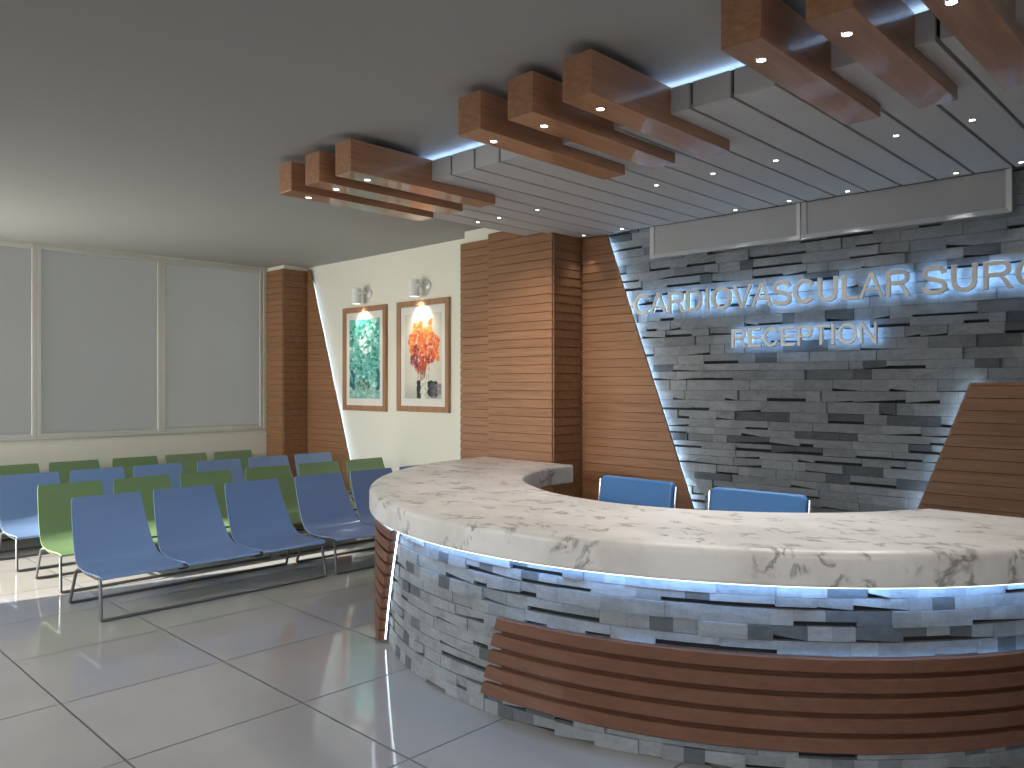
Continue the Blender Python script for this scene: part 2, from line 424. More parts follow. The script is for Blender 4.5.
slant_panel('slanted_wood_panel', 'tall slanted wood panel between the pillar and the lit stone wall', 0.0, 3.045,
            lambda z: (PX1 + .002, -3.366 - .3745 * z), 5.975, .035, 1, M['led_edge'])
slant_panel('slanted_wood_panel', 'low wood panel with sloping edge on the stone wall behind the counter', 0.0, 1.66,
            lambda z: (-2.097 + .371 * z, 1.0), 5.975, .035, -1, M['led_edge'])

# ------------------------------------------------------------------ suspended ceiling of slats
ZS, ZST, YP = 3.05, 3.185, 3.52
soff = empty('suspended_ceiling', (-2.5, 4.7, ZS)); tag(soff, 'white slatted suspended ceiling hung above the reception counter', 'suspended ceiling')
P0 = -4.208 - 4 * .2293
NS = 24
for k in range(NS):
    a = P0 + k * .2293
    yb = 5.455 if a < PX1 - .1 else 5.925
    MB().box(a + .009, a + .2293 - .009, YP, yb, ZS, ZST).build('ceiling_slat', M['slat'], soff, bevel=.003)
MB().box(P0 + .01, P0 + NS * .2293 - .01, YP + .02, 5.455, ZS + .03, ZST + .004).box(PX1 + .05, P0 + NS * .2293 - .01, 5.455, 5.92, ZS + .03, ZST + .004).build('backing_panel', M['black_gap'], soff)
MB().box(P0 + .2, P0 + NS * .2293 - .1, YP + .085, YP + .105, ZST + .006, ZST + .018).build('led_strip', M['led_cove'], soff)
hang = MB()
for x in (-4.6, -2.8, -1.0):
    for y in (4.0, 5.2): hang.tube([(x, y, ZST), (x, y, ZC)], .008, 8)
hang.build('hanger_rods', M['tube'], soff)

# ------------------------------------------------------------------ wooden ceiling beams and their downlights
BX = [-5.055, -4.705, -4.345, -3.170, -2.798, -2.434, -1.603, -1.255, -0.895]
BN = ['first', 'second', 'third']
BG = ['left', 'middle', 'right']
ZB = 2.985
def downlight(x, y, z, r, label, group, power=0, col=(1, .94, .86), size=70, tgt=None):
    d = empty('recessed_downlight', (x, y, z)); tag(d, label, 'downlight', group)
    MB().lathe([(r * .82, -.0005), (r * .82, -.004), (r * 1.12, -.004), (r * 1.18, -.0005)], (x, y, z), 'Z', 20).build('trim_ring', M['chrome'], d)
    MB().lathe([(0.0005, -.0048), (r * .85, -.0048), (r * .85, -.001), (0.0005, -.001)], (x, y, z), 'Z', 20).build('lamp_disc', M['lamp_disc'], d)
    if power: spot('spot_lamp', (x, y, z - .012), tgt or (x, y, 0), power, size, .6, col, d, rad=.02)
ordinal = ['nearest the windows', 'in the middle', 'nearest the stone wall sign end']
desc = {0: 'leftmost group near the cream wall', 1: 'middle group above the counter', 2: 'rightmost group above the counter'}
pos = ['leftmost', 'central', 'rightmost']
for i, x in enumerate(BX):
    g, k = divmod(i, 3)
    w = .172
    b = empty('ceiling_beam', (x + w / 2, 3.5, ZB)); tag(b, '%s glossy wooden box beam in the %s of ceiling beams' % (pos[k], desc[g]), 'ceiling beam', 'wooden ceiling beams')
    prof = [(2.855, ZB), (4.13, ZB), (4.13, ZS - .001), (YP - .002, ZS - .001), (YP - .002, 3.188), (2.855, 3.188)]
    MB().loft([[(x, p[0], p[1]) for p in prof], [(x + w, p[0], p[1]) for p in prof]], smooth=False).build('beam_body', M['beam_wood'], b, bevel=.002)
    h = MB()
    h.box(x + .012, x + .05, 3.08, 3.5, 3.186, ZC - .001)
    h.build('ceiling_mount', M['black'], b)
    downlight(x + .075, 3.05, ZB, .022, 'small round lamp under the %s beam of the %s' % (pos[k], desc[g]), 'lamps under the wooden beams', 58.0 if i < 3 else 8.0, (1, .88, .74) if i < 3 else (1, .94, .86), 46 if i < 3 else 70, (-5.25 + .45 * i, 5.6, 1.55) if i < 3 else None)
XF = [-4.963, -4.703, -4.27, -3.141, -2.696, -2.257, -1.545, -1.164]
XW = [-4.691, -4.251, -3.133, -2.683, -2.243, -1.534, -1.164]
onames = ['first', 'second', 'third', 'fourth', 'fifth', 'sixth', 'seventh', 'eighth']
for i, x in enumerate(XF):
    downlight(x, 4.70, ZS, .017, 'small downlight in the slatted ceiling, %s from left in the front row' % onames[i], 'slatted ceiling downlights', 9 if i < 2 else 58,
              (1, .86, .68) if i < 2 else (1, .97, .95), 85 if i < 2 else 72, (x - .25, 5.9, 1.2) if i < 2 else (x, 3.75, .95))
for i, x in enumerate(XW):
    downlight(x, 5.81, ZS, .017, 'small downlight in the slatted ceiling, %s from left along the stone wall' % onames[i], 'slatted ceiling downlights', 5, (1, .95, .9), 60)

# ------------------------------------------------------------------ hanging display boards over the stone wall
for (a, b_, lab) in ((-4.03, -2.648, 'long blank grey framed board above the sign, left of the joint'), (-2.64, -1.24, 'long blank grey framed board above the sign, right of the joint')):
    t = empty('blank_sign_board', ((a + b_) / 2, 5.95, 2.77)); tag(t, lab, 'sign board', 'blank boards under the slatted ceiling')
    f = MB(); z0, z1, yf, yk = 2.765, ZS - .001, 5.925, 5.972
    bw = .036
    f.hexa([(a, yf, z0), (b_, yf, z0), (b_ - bw, yf + .012, z0 + bw), (a + bw, yf + .012, z0 + bw)], [(a, yk, z0), (b_, yk, z0), (b_ - bw, yk, z0 + bw), (a + bw, yk, z0 + bw)])
    f.hexa([(a, yf, z0), (a + bw, yf + .012, z0 + bw), (a + bw, yf + .012, z1), (a, yf, z1)], [(a, yk, z0), (a + bw, yk, z0 + bw), (a + bw, yk, z1), (a, yk, z1)])
    f.hexa([(b_ - bw, yf + .012, z0 + bw), (b_, yf, z0), (b_, yf, z1), (b_ - bw, yf + .012, z1)], [(b_ - bw, yk, z0 + bw), (b_, yk, z0), (b_, yk, z1), (b_ - bw, yk, z1)])
    f.build('board_frame', M['board_frame'], t)
    MB().box(a + bw, b_ - bw, yf + .02, yk, z0 + bw, z1).build('board_panel', M['board'], t)

# ------------------------------------------------------------------ lettering
ARIAL = dict(C=(50, 681, 722), A=(0, 668, 667), R=(79, 705, 722), D=(77, 671, 722), I=(93, 187, 278), O=(48, 733, 778), V=(4, 660, 667), S=(45, 617, 667),
             U=(78, 641, 722), L=(73, 521, 556), G=(53, 713, 778), E=(79, 613, 667), P=(77, 623, 667), T=(21, 590, 611), N=(76, 641, 722))
LY = 5.945
def stroke(pts, t):
    P = [Vector(p) for p in pts]; n = len(P); Lf = []; Rt = []
    for i in range(n):
        a = (P[i] - P[i - 1]).normalized() if i else None
        b = (P[i + 1] - P[i]).normalized() if i < n - 1 else None
        a = a or b; b = b or a
        na = Vector((-a.y, a.x)); nb = Vector((-b.y, b.x)); m = (na + nb).normalized(); k = (t / 2) / max(.35, m.dot(na))
        Lf.append(P[i] + m * k); Rt.append(P[i] - m * k)
    return [tuple(p) for p in Lf + Rt[::-1]]
def ell(cx_, cy_, rx, ry, a0, a1, n=24):
    return [(cx_ + rx * math.cos(R(a0 + (a1 - a0) * k / n)), cy_ + ry * math.sin(R(a0 + (a1 - a0) * k / n))) for k in range(n + 1)]
def glyph(ch, w):
    t = .168; h = .15
    if ch == 'I': return [[(0, 0), (0, 1), (w, 1), (w, 0)]]
    if ch == 'L': return [[(0, 0), (0, 1), (t, 1), (t, h), (w, h), (w, 0)]]
    if ch == 'T': return [[(w / 2 - t / 2, 0), (w / 2 - t / 2, 1 - h), (0, 1 - h), (0, 1), (w, 1), (w, 1 - h), (w / 2 + t / 2, 1 - h), (w / 2 + t / 2, 0)]]
    if ch == 'E': return [[(0, 0), (0, 1), (w * .975, 1), (w * .975, 1 - h), (t, 1 - h), (t, .5 + h * .55), (w * .93, .5 + h * .55), (w * .93, .5 - h * .45), (t, .5 - h * .45), (t, h), (w, h), (w, 0)]]
    if ch == 'N': return [[(0, 0), (0, 1), (.145, 1), (w - .13, .215), (w - .13, 1), (w, 1), (w, 0), (w - .145, 0), (.13, .785), (.13, 0)]]
    if ch == 'V': return [[(0, 1), (.15, 1), (w / 2, .13), (w - .15, 1), (w, 1), (w / 2 + .082, 0), (w / 2 - .082, 0)]]
    if ch == 'A':
        xi = lambda z: .15 + (w / 2 - .15) * z / .87
        return [[(0, 0), (w / 2 - .085, 1), (w / 2 + .085, 1), (w, 0), (w - .15, 0), (w - xi(.29), .29), (xi(.29), .29), (.15, 0)],
                [(xi(.405), .405), (w / 2, .865), (w - xi(.405), .405)]]
    if ch == 'O': return [ell(w / 2, .5, w / 2, .5, 0, 360, 40)[:-1], ell(w / 2, .5, w / 2 - t, .5 - h, 0, 360, 40)[:-1]]
    if ch == 'C': return [stroke(ell(w * .52, .5, w * .52 - t / 2, .5 - h / 2, 32, 328, 36), t)]
    if ch == 'G': return [stroke(ell(w * .51, .5, w * .51 - t / 2, .5 - h / 2, 36, 318, 34) + [(w - t / 2, .17), (w - t / 2, .46), (w * .55, .46)], t * .97)]
    if ch == 'S':
        pts = [(.89, .73), (.78, .89), (.5, .94), (.2, .885), (.09, .735), (.2, .60), (.5, .515), (.8, .425), (.915, .27), (.8, .105), (.5, .06), (.2, .11), (.06, .29)]
        return [stroke([(x * w, y) for x, y in catmull(pts, 4)], t)]
    if ch == 'U': return [stroke([(t / 2, 1), (t / 2, .7)] + ell(w / 2, .38, w / 2 - t / 2, .38 - h / 2, 180, 360, 22) + [(w - t / 2, .7), (w - t / 2, 1)], t)]
    if ch == 'D': return [[(0, 0), (0, 1), (w * .48, 1)] + ell(w * .48, .5, w * .52, .5, 90, -90, 24)[1:], [(t, h), (t, 1 - h), (w * .46, 1 - h)] + ell(w * .46, .5, w * .54 - t, .5 - h, 90, -90, 24)[1:] ]
    if ch in 'RP':
        yb = .44 if ch == 'R' else .40; bw = .94 if ch == 'R' else 1.0; cy_ = (1 + yb) / 2; ry = (1 - yb) / 2; cxr = .62 * w
        o = [(0, 0), (0, 1), (cxr, 1)] + ell(cxr, cy_, bw * w - cxr, ry, 90, -90, 18)[1:]
        if ch == 'R': o += [(w * .74, yb - .03), (w, 0), (w - .17, 0), (w * .60, yb - .07), (w * .5, yb), (t, yb), (t, 0)]
        else: o += [(t, yb), (t, 0)]
        return [o, [(t, yb + h), (t, 1 - h), (cxr, 1 - h)] + ell(cxr, cy_, bw * w - cxr - t, ry - h, 90, -90, 18)[1:]]
def catmull(P, sub):
    out = []
    for i in range(len(P) - 1):
        p0, p1, p2, p3 = P[max(i - 1, 0)], P[i], P[i + 1], P[min(i + 2, len(P) - 1)]
        for k in range(sub):
            t = k / sub
            out.append(tuple(.5 * (2 * b + (c - a) * t + (2 * a - 5 * b + 4 * c - d) * t * t + (3 * b - a - 3 * c + d) * t ** 3) for a, b, c, d in zip(p0, p1, p2, p3)))
    out.append(tuple(P[-1])); return out
def letter_mesh(ch, w, h, off, extr, bev):
    cu = bpy.data.curves.new('glyph', 'CURVE'); cu.dimensions = '2D'; cu.fill_mode = 'BOTH'
    for poly in glyph(ch, w / h):
        sp = cu.splines.new('POLY'); sp.points.add(len(poly) - 1); sp.use_cyclic_u = True
        for p, (x, y) in zip(sp.points, poly): p.co = (x * h, y * h, 0, 1)
    cu.extrude = extr; cu.bevel_depth = bev; cu.bevel_resolution = 1; cu.offset = off
    ob = bpy.data.objects.new('glyph', cu); COL.objects.link(ob)
    bpy.context.view_layer.update()
    me = bpy.data.meshes.new_from_object(ob.evaluated_get(bpy.context.evaluated_depsgraph_get()))
    bpy.data.objects.remove(ob); bpy.data.curves.remove(cu)
    return me
def put_word(word, x0, zb, cap, width, desc):
    total = sum(ARIAL[c][2] for c in word); first = ARIAL[word[0]][0]; last = ARIAL[word[-1]]
    s = width / (total - first - (last[2] - last[1]))
    x = x0 - first * s; seen = {}
    for i, ch in enumerate(word):
        l_, r_, adv = ARIAL[ch]
        tx0, tx1 = x + l_ * s - .022 * cap, x + r_ * s + .022 * cap
        over = .012 * cap if ch in 'COSGU' else 0
        tz0 = zb - over; tz1 = zb + cap + (over if ch in 'COSG' else 0)
        if tx1 > -0.9: break
        obs = []
        nth = word[:i + 1].count(ch); tot = word.count(ch)
        for nm, off, ex, bv, y, mat in (('letter_face', -.0035, .011, .0035, LY - .002, M['letter']), ('led_backing', -.004, .002, 0, LY + .016, M['led_letter'])):
            me = letter_mesh(ch, tx1 - tx0, tz1 - tz0, off, ex, bv); me.name = 'sign_letter' if nm == 'letter_face' else 'led_backing'
            for v in me.vertices: v.co = (v.co.x, y - v.co.z - LY, v.co.y)
            me.materials.clear(); me.materials.append(mat)
            o = bpy.data.objects.new(me.name, me); COL.objects.link(o)
            if nm == 'letter_face':
                o.location = (tx0, LY, tz0); head = o
                lab = 'raised metal letter %s %s on the stone wall' % (ch, desc if tot == 1 else {1: 'first %s ', 2: 'second %s ', 3: 'third %s '}[nth].strip() % ch + ' ' + desc)
                tag(o, lab, 'letter', 'raised sign letters')
            else: o.parent = head
        pinm = MB()
        cxp = (tx0 + tx1) / 2
        # short stand-offs behind the letter
        if ch in 'IT': pts = [(cxp, tz0 + cap * .5)]
        elif ch in 'AV': pts = [(cxp, tz1 - .02) if ch == 'A' else (cxp, tz0 + .02)]
        else: pts = [(tx0 + .012, (tz0 + tz1) / 2)]
        for (px_, pz_) in pts: pinm.tube([(px_, LY + .008, pz_), (px_, YST + .02, pz_)], .004, 6)
        head['_o'] = (tx0, LY, tz0)
        pinm.build('stand_off', M['tube'], head)
        x += adv * s
put_word('CARDIOVASCULAR', -4.205, 2.272, .186, 2.348, 'in the word CARDIOVASCULAR')
put_word('SURG', -1.778, 2.272, .186, .735, 'in the cut-off word SURG')
put_word('RECEPTION', -3.231, 1.946, .154, 1.146, 'in the word RECEPTION')

# ------------------------------------------------------------------ reception counter
CX, CY, RO, RB = -2.9, 5.165, 2.505, 2.397
ZT, ZU = .965, .815
def interp(tab, a):
    for (a0, r0), (a1, r1) in zip(tab, tab[1:]):
        if a <= a1: 
            t = (a - a0) / (a1 - a0); t = t * t * (3 - 2 * t) * .3 + t * .7
            return r0 + (r1 - r0) * t
    return tab[-1][1]
RIN = [(180, 1.385), (200, 1.425), (220, 1.432), (240, 1.418), (260, 1.442), (280, 1.472), (300, 1.478), (320, 1.502), (335, 1.53), (345, 1.57)]
def pol(r, a, z): return (CX + r * math.cos(R(a)), CY + r * math.sin(R(a)), z)
desk = empty('reception_counter', (CX, CY - 1.9, 0)); tag(desk, 'large curved reception counter with marble top, stone front and wood panels', 'reception counter')
rings = []
NA = 96
for i in range(NA + 1):
    t = i / NA
    ai = 180 + t * 163.5; ao = 180 + t * 170.0
    ri = interp(RIN, ai)
    pi_ = Vector(pol(ri, ai, 0)); po = Vector(pol(RO, ao, 0)); d = (po - pi_); L = d.length; d.normalize()
    prof = []
    def arc(cx_, cz, r, a0, a1, n=5):
        for k in range(n + 1):
            a = R(a0 + (a1 - a0) * k / n); prof.append((cx_ + r * math.cos(a), cz + r * math.sin(a)))
    rt, rb = .036, .014
    arc(rt * .6, ZT - rt * .6, rt * .6, 180, 90); 
    for q in (.25, .5, .75): prof.append((L * q, ZT))
    arc(L - rt, ZT - rt, rt, 90, 0, 7); arc(L - rb, ZU + rb, rb, 0, -90, 3)
    for q in (.75, .5, .25): prof.append((L * q, ZU))
    arc(rb, ZU + rb, rb, 270, 180, 3)
    rings.append([(pi_.x + d.x * s_, pi_.y + d.y * s_, z) for s_, z in prof])
MB().loft(rings, smooth=True).build('marble_top', M['marble'], desk, sharp=50)
# stone front
rng = random.Random(5)
A0, A1 = 180.5, 348.5
um = R(A1 - A0) * RB
m = stones(MB(), 0, um, .001, ZU - .018, lambda u, d, z: pol(RB - .004 + d * .7, A0 + math.degrees(u / RB), z), rng, .09, (.052, .075))
base = m.build('stone_front', M['stone'], desk)
def shell(r0, r1, z0, z1, a0, a1, n=72):
    return [[pol(r0, a0 + (a1 - a0) * i / n, z0), pol(r1, a0 + (a1 - a0) * i / n, z0), pol(r1, a0 + (a1 - a0) * i / n, z1), pol(r0, a0 + (a1 - a0) * i / n, z1)] for i in range(n + 1)]
MB().loft(shell(2.30, RB - .025, 0, ZU - .001, A0, A1), smooth=True).build('counter_core', M['black_gap'], desk)
MB().loft(shell(2.16, 2.19, 0, ZU - .001, A0, 342), smooth=True).build('inner_panel', M['dark_wood'], desk)
MB().loft(shell(2.19, 2.30, .02, ZU - .002, 180.02, 180.5, 2), smooth=False).build('end_panel', M['dark_wood'], desk)
MB().loft(shell(2.422, 2.44, ZU - .012, ZU - .001, A0, A1, 96), smooth=True).build('led_strip', M['led_desk'], desk)
MB().loft(shell(2.476, 2.488, ZU - .004, ZU + .002, A0, A1, 96), smooth=True).build('light_diffuser', M['led_line'], desk)
# wood panels on the counter
def desk_panel(z0, z1, a_at, n, rbase, pitch, th, lip, gap):
    mb = MB(); z = z0
    while z < z1 - .01:
        zt = min(z + pitch - gap, z1)
        (a0, a1), (b0, b1) = a_at(z), a_at(zt)
        secs = []
        for i in range(n + 1):
            t = i / n; aa = a0 + (a1 - a0) * t; bb = b0 + (b1 - b0) * t
            r0, rl, ru = rbase, rbase + th + lip, rbase + th
            bev = .006
            secs.append([pol(r0, aa, z), pol(rl - bev, aa, z), pol(rl, aa, z + bev), pol(ru, bb, zt - bev), pol(ru - bev, bb, zt), pol(r0, bb, zt)])
        mb.loft(secs, smooth=False); z += pitch
    return mb
wp = desk_panel(.108, .508, lambda z: (271.0 + (z - .11) * 6.4, 337 - (z - .11) * 6.4), 60, RB + .02, .0838, .026, .0, .020).build('wood_panel', M['desk_wood'], desk)
m = MB().loft(shell(RB + .0, RB + .021, .112, .466, 273.8, 334, 60), smooth=True).build('panel_backing', M['dark_wood'], wp)
MB().loft(shell(RB + .0145, RB + .0195, .470, .480, 274, 334, 60), smooth=True).build('led_strip', M['led_panel'], desk)
def edge_a(z): return 241.1 + (z - .03) * 11.35
wp2 = desk_panel(.03, .80, lambda z: (190 + z * 2, edge_a(z)), 40, RB + .03, .0775, .042, .0, .017).build('wood_panel', M['desk_wood'], desk)
m = MB().loft(shell(RB + .016, RB + .034, .034, .79, 192, 241), smooth=True).build('panel_backing', M['dark_wood'], wp2)
pts = [pol(RB + .024, edge_a(z) + .1, z) for z in [.035 + .0765 * k for k in range(11)]]
MB().tube(pts, .0045, 8).build('led_strip', M['led_desk_edge'], desk)

# ------------------------------------------------------------------ waiting benches
PROF = [(-.030, .785), (-.008, .70), (.035, .60), (.080, .50), (.128, .415), (.165, .365), (.215, .325), (.29, .302), (.40, .294), (.52, .298), (.62, .306), (.68, .308), (.705, .303), (.714, .292)]
HALF = [.252, .259, .268, .276, .284, .289, .295, .297, .297, .296, .294, .291, .287, .286]
def catmull(P, sub):
    out = []
    for i in range(len(P) - 1):
        p0, p1, p2, p3 = P[max(i - 1, 0)], P[i], P[i + 1], P[min(i + 2, len(P) - 1)]
        for k in range(sub):
            t = k / sub
            out.append(tuple(.5 * (2 * b + (c - a) * t + (2 * a - 5 * b + 4 * c - d) * t * t + (3 * b - a - 3 * c + d) * t ** 3) for a, b, c, d in zip(p0, p1, p2, p3)))
    out.append(tuple(P[-1])); return out
def seat_mesh(yc):
    P3 = catmull([(x, z, h) for (x, z), h in zip(PROF, HALF)], 3)
    mb = MB(); n = len(P3); th = .011; nu = 14
    top = []; bot = []
    for i, (x, z, h) in enumerate(P3):
        a = Vector((P3[min(i + 1, n - 1)][0] - P3[max(i - 1, 0)][0], P3[min(i + 1, n - 1)][1] - P3[max(i - 1, 0)][1])); a.normalize()
        nx, nz = -a.y, a.x   # towards the sitter / up
        if nx < 0 and abs(nx) > abs(nz): nx, nz = -nx, -nz
        if nz < 0 and abs(nz) >= abs(nx): nx, nz = -nx, -nz
        k = i / (n - 1); dish = .014 * math.sin(PI * min(1, max(0, k)))
        # rounded top corners
        hh = h - (.007 if i == 0 else 0) - (.006 if i == n - 1 else 0)
        rt, rb_ = [], []
        for j in range(nu + 1):
            v = -1 + 2 * j / nu
            o = dish * (v * v)
            rt.append((x + nx * o, yc + hh * v, z + nz * o)); rb_.append((x + nx * (o - th), yc + hh * v, z + nz * (o - th)))
        top.append(rt); bot.append(rb_)
    rings = [t + b[::-1] for t, b in zip(top, bot)]
    mb.loft(rings, smooth=True)
    return mb
def make_bench(nseat, mat, loc):
    """local origin: floor point under the back line at the first seat's outer edge; x towards the sitter's knees"""
    t = empty('waiting_bench', (0, 0, 0))
    pitch = .61; L = (nseat - 1) * pitch + .57
    for i in range(nseat):
        seat_mesh(.285 + pitch * i).build('seat_shell', mat, t)
    r = .0115
    y0, y1 = -.005, L + .005
    xf, xr = .715, .06
    for x, n in ((xf, 1), (xr, -1)):
        xt = .66 if x == xf else .17
        zt = .292 if x == xf else .285
        MB().tube(fillet([(x, y0 + .03, r), (x, y1 - .03, r)], .03), r).build('runner', M['tube'], t)
        for (ys, dr) in ((y0, 1), (y1, -1)):
            MB().tube(fillet([(x, ys + dr * .032, r), (x, ys, r), (xt, ys + dr * .012, zt - .008), (xt + (-.05 if x == xf else .05), ys + dr * .03, zt - .004)], .03), r).build('leg', M['tube'], t)
    for ys, dr in ((y0, 1), (y1, -1)):
        MB().tube(fillet([(.615, ys + dr * .03, .285), (.53, ys + dr * .035, .262), (.30, ys + dr * .035, .262), (.215, ys + dr * .03, .283)], .03), .008).build('side_rail', M['tube'], t)
    for x, z in ((.30, .276), (.56, .276)):
        MB().tube([(x, y0 + .03, z - .006), (x, y1 - .03, z - .006)], .01).build('cross_tube', M['tube'], t)
    for i in range(1, nseat):
        yj = .285 + pitch * (i - .5)
        MB().tube(fillet([(.66, yj - .035, .292), (.665, yj - .03, .268), (.665, yj + .03, .268), (.66, yj + .035, .292)], .02), .006).build('link_clip', M['black'], t)
        MB().tube([(.118, yj - .028, .43), (.118, yj + .028, .43)], .007).build('link_clip', M['black'], t)
        MB().tube([(.262, yj - .02, .306), (.262, yj + .02, .306)], .008).build('link_clip', M['black'], t)
    return t
protos = {}
def bench(nseat, colr, loc, label, group):
    key = (nseat, colr)
    if key not in protos:
        t = make_bench(nseat, M[colr], loc); protos[key] = t
    else:
        src = protos[key]; t = src.copy(); COL.objects.link(t)
        for ch in src.children:
            c = ch.copy(); COL.objects.link(c); c.parent = t
    t.location = loc; tag(t, label, 'bench', group)
    return t
GB, GG = 'blue three-seat waiting benches', 'green waiting benches'
bench(3, 'blue', (-6.56, 1.955, 0), 'blue three-seat bench on a sled frame at the near end of the front row', GB)
bench(3, 'blue', (-6.56, 3.86, 0), 'blue three-seat bench in the front row, partly hidden behind the counter', GB)
bench(3, 'green', (-7.58, 2.0, 0), 'green three-seat bench in the second row, nearer the camera', GG)
bench(3, 'green', (-7.58, 3.89, 0), 'green three-seat bench in the second row, nearer the framed pictures', GG)
bench(3, 'blue', (-8.64, 1.96, 0), 'blue three-seat bench in the third row, cut by the left picture edge', GB)
bench(3, 'blue', (-8.64, 3.865, 0), 'blue three-seat bench in the third row, in front of the wood corner column', GB)
bench(3, 'green', (-9.69, 1.455, 0), 'green three-seat bench in the back row, cut by the left picture edge', GG)
bench(3, 'green', (-9.69, 3.335, 0), 'green three-seat bench in the back row, next to the wood corner column', GG)

# ------------------------------------------------------------------ office chairs behind the counter
def rounded_slab(mb, cx_, cz, w, h, y0, y1, r, curve=0.0, n=6, tilt=0.0):
    pts = []
    for (sx, sz, a0) in ((1, 1, 0), (-1, 1, 90), (-1, -1, 180), (1, -1, 270)):
        for k in range(n + 1):
            a = R(a0 + 90 * k / n); pts.append((sx * (w / 2 - r) + r * math.cos(a), sz * (h / 2 - r) + r * math.sin(a)))
    rings = []
    for q, ins in ((0, .012), (.12, .003), (.3, 0), (.7, 0), (.88, .003), (1, .012)):
        y = y0 + (y1 - y0) * q
        ring = []
        for (px_, pz_) in pts:
            fx = px_ * (1 - ins / (w / 2)); fz = pz_ * (1 - ins / (h / 2))
            ring.append((cx_ + fx, y - curve * (fx / (w / 2)) ** 2 + tilt * fz, cz + fz))
        rings.append(ring)
    return mb.loft(rings, smooth=True)
def office_chair(loc, rz, label):
    t = empty('office_chair', (0, 0, 0))
    # sitter faces -y
    rounded_slab(MB(), 0, .76, .58, .54, .225, .275, .03, .04, tilt=.16).build('backrest', M['leather'], t)
    s_ = MB(); rings = []
    for z, ins in ((.40, .02), (.41, 0), (.455, 0), (.47, .02)):
        rings.append([((.27 - ins) * cx_, (.26 - ins) * cy_, z) for cx_, cy_ in [(math.copysign(abs(math.cos(a)) ** .35, math.cos(a)), math.copysign(abs(math.sin(a)) ** .35, math.sin(a))) for a in [2 * PI * k / 40 for k in range(40)]]])
    s_.loft(rings, smooth=True).build('seat', M['leather'], t)
    for s in (-1, 1):
        MB().tube(fillet([(s * .304, .255, 1.005), (s * .304, .20, .62), (s * .304, .16, .40), (s * .304, -.2, .385), (s * .2, -.2, .385)], .06, 8), .011).build('side_frame', M['chrome'], t)
    MB().tube([(-.304, .235, .86), (.304, .235, .86)], .008).build('cross_bar', M['chrome'], t)
    MB().lathe([(.03, .06), (.03, .25), (.022, .25), (.022, .40)], (0, 0, 0)).build('gas_stem', M['chrome'], t)
    for k in range(5):
        a = 2 * PI * k / 5 + .3
        lg = MB().tube([(0, 0, .10), (.16 * math.cos(a), .16 * math.sin(a), .092), (.30 * math.cos(a), .30 * math.sin(a), .075)], .017).build('star_leg', M['chrome'], t)
        c, s2 = math.cos(a), math.sin(a)
        cst = MB(); rings = []
        for off in (-.02, .02):
            rings.append([(.30 * c - s2 * off + c * .03 * math.cos(b), .30 * s2 + c * off + s2 * .03 * math.cos(b), .03 + .03 * math.sin(b)) for b in [2 * PI * q / 16 for q in range(16)]])
        cst.loft(rings, smooth=True).tube([(.30 * c, .30 * s2, .05), (.30 * c, .30 * s2, .08)], .007)
        cst.build('caster', M['black'], lg)
    t.location = loc; t.rotation_euler = (0, 0, rz); tag(t, label, 'office chair', 'blue office chairs behind the counter')
    return t
oc = office_chair((-3.02, 4.03, 0), R(-2), 'blue padded office chair behind the counter, in front of the slanted wood panel')
oc2 = oc.copy(); COL.objects.link(oc2)
for ch in oc.children:
    c = ch.copy(); COL.objects.link(c); c.parent = oc2
    for g in ch.children:
        d = g.copy(); COL.objects.link(d); d.parent = c
oc2.location = (-2.158, 4.03, 0); oc2.rotation_euler = (0, 0, R(2))
tag(oc2, 'blue padded office chair behind the counter, in front of the stone wall', 'office chair', 'blue office chairs behind the counter')

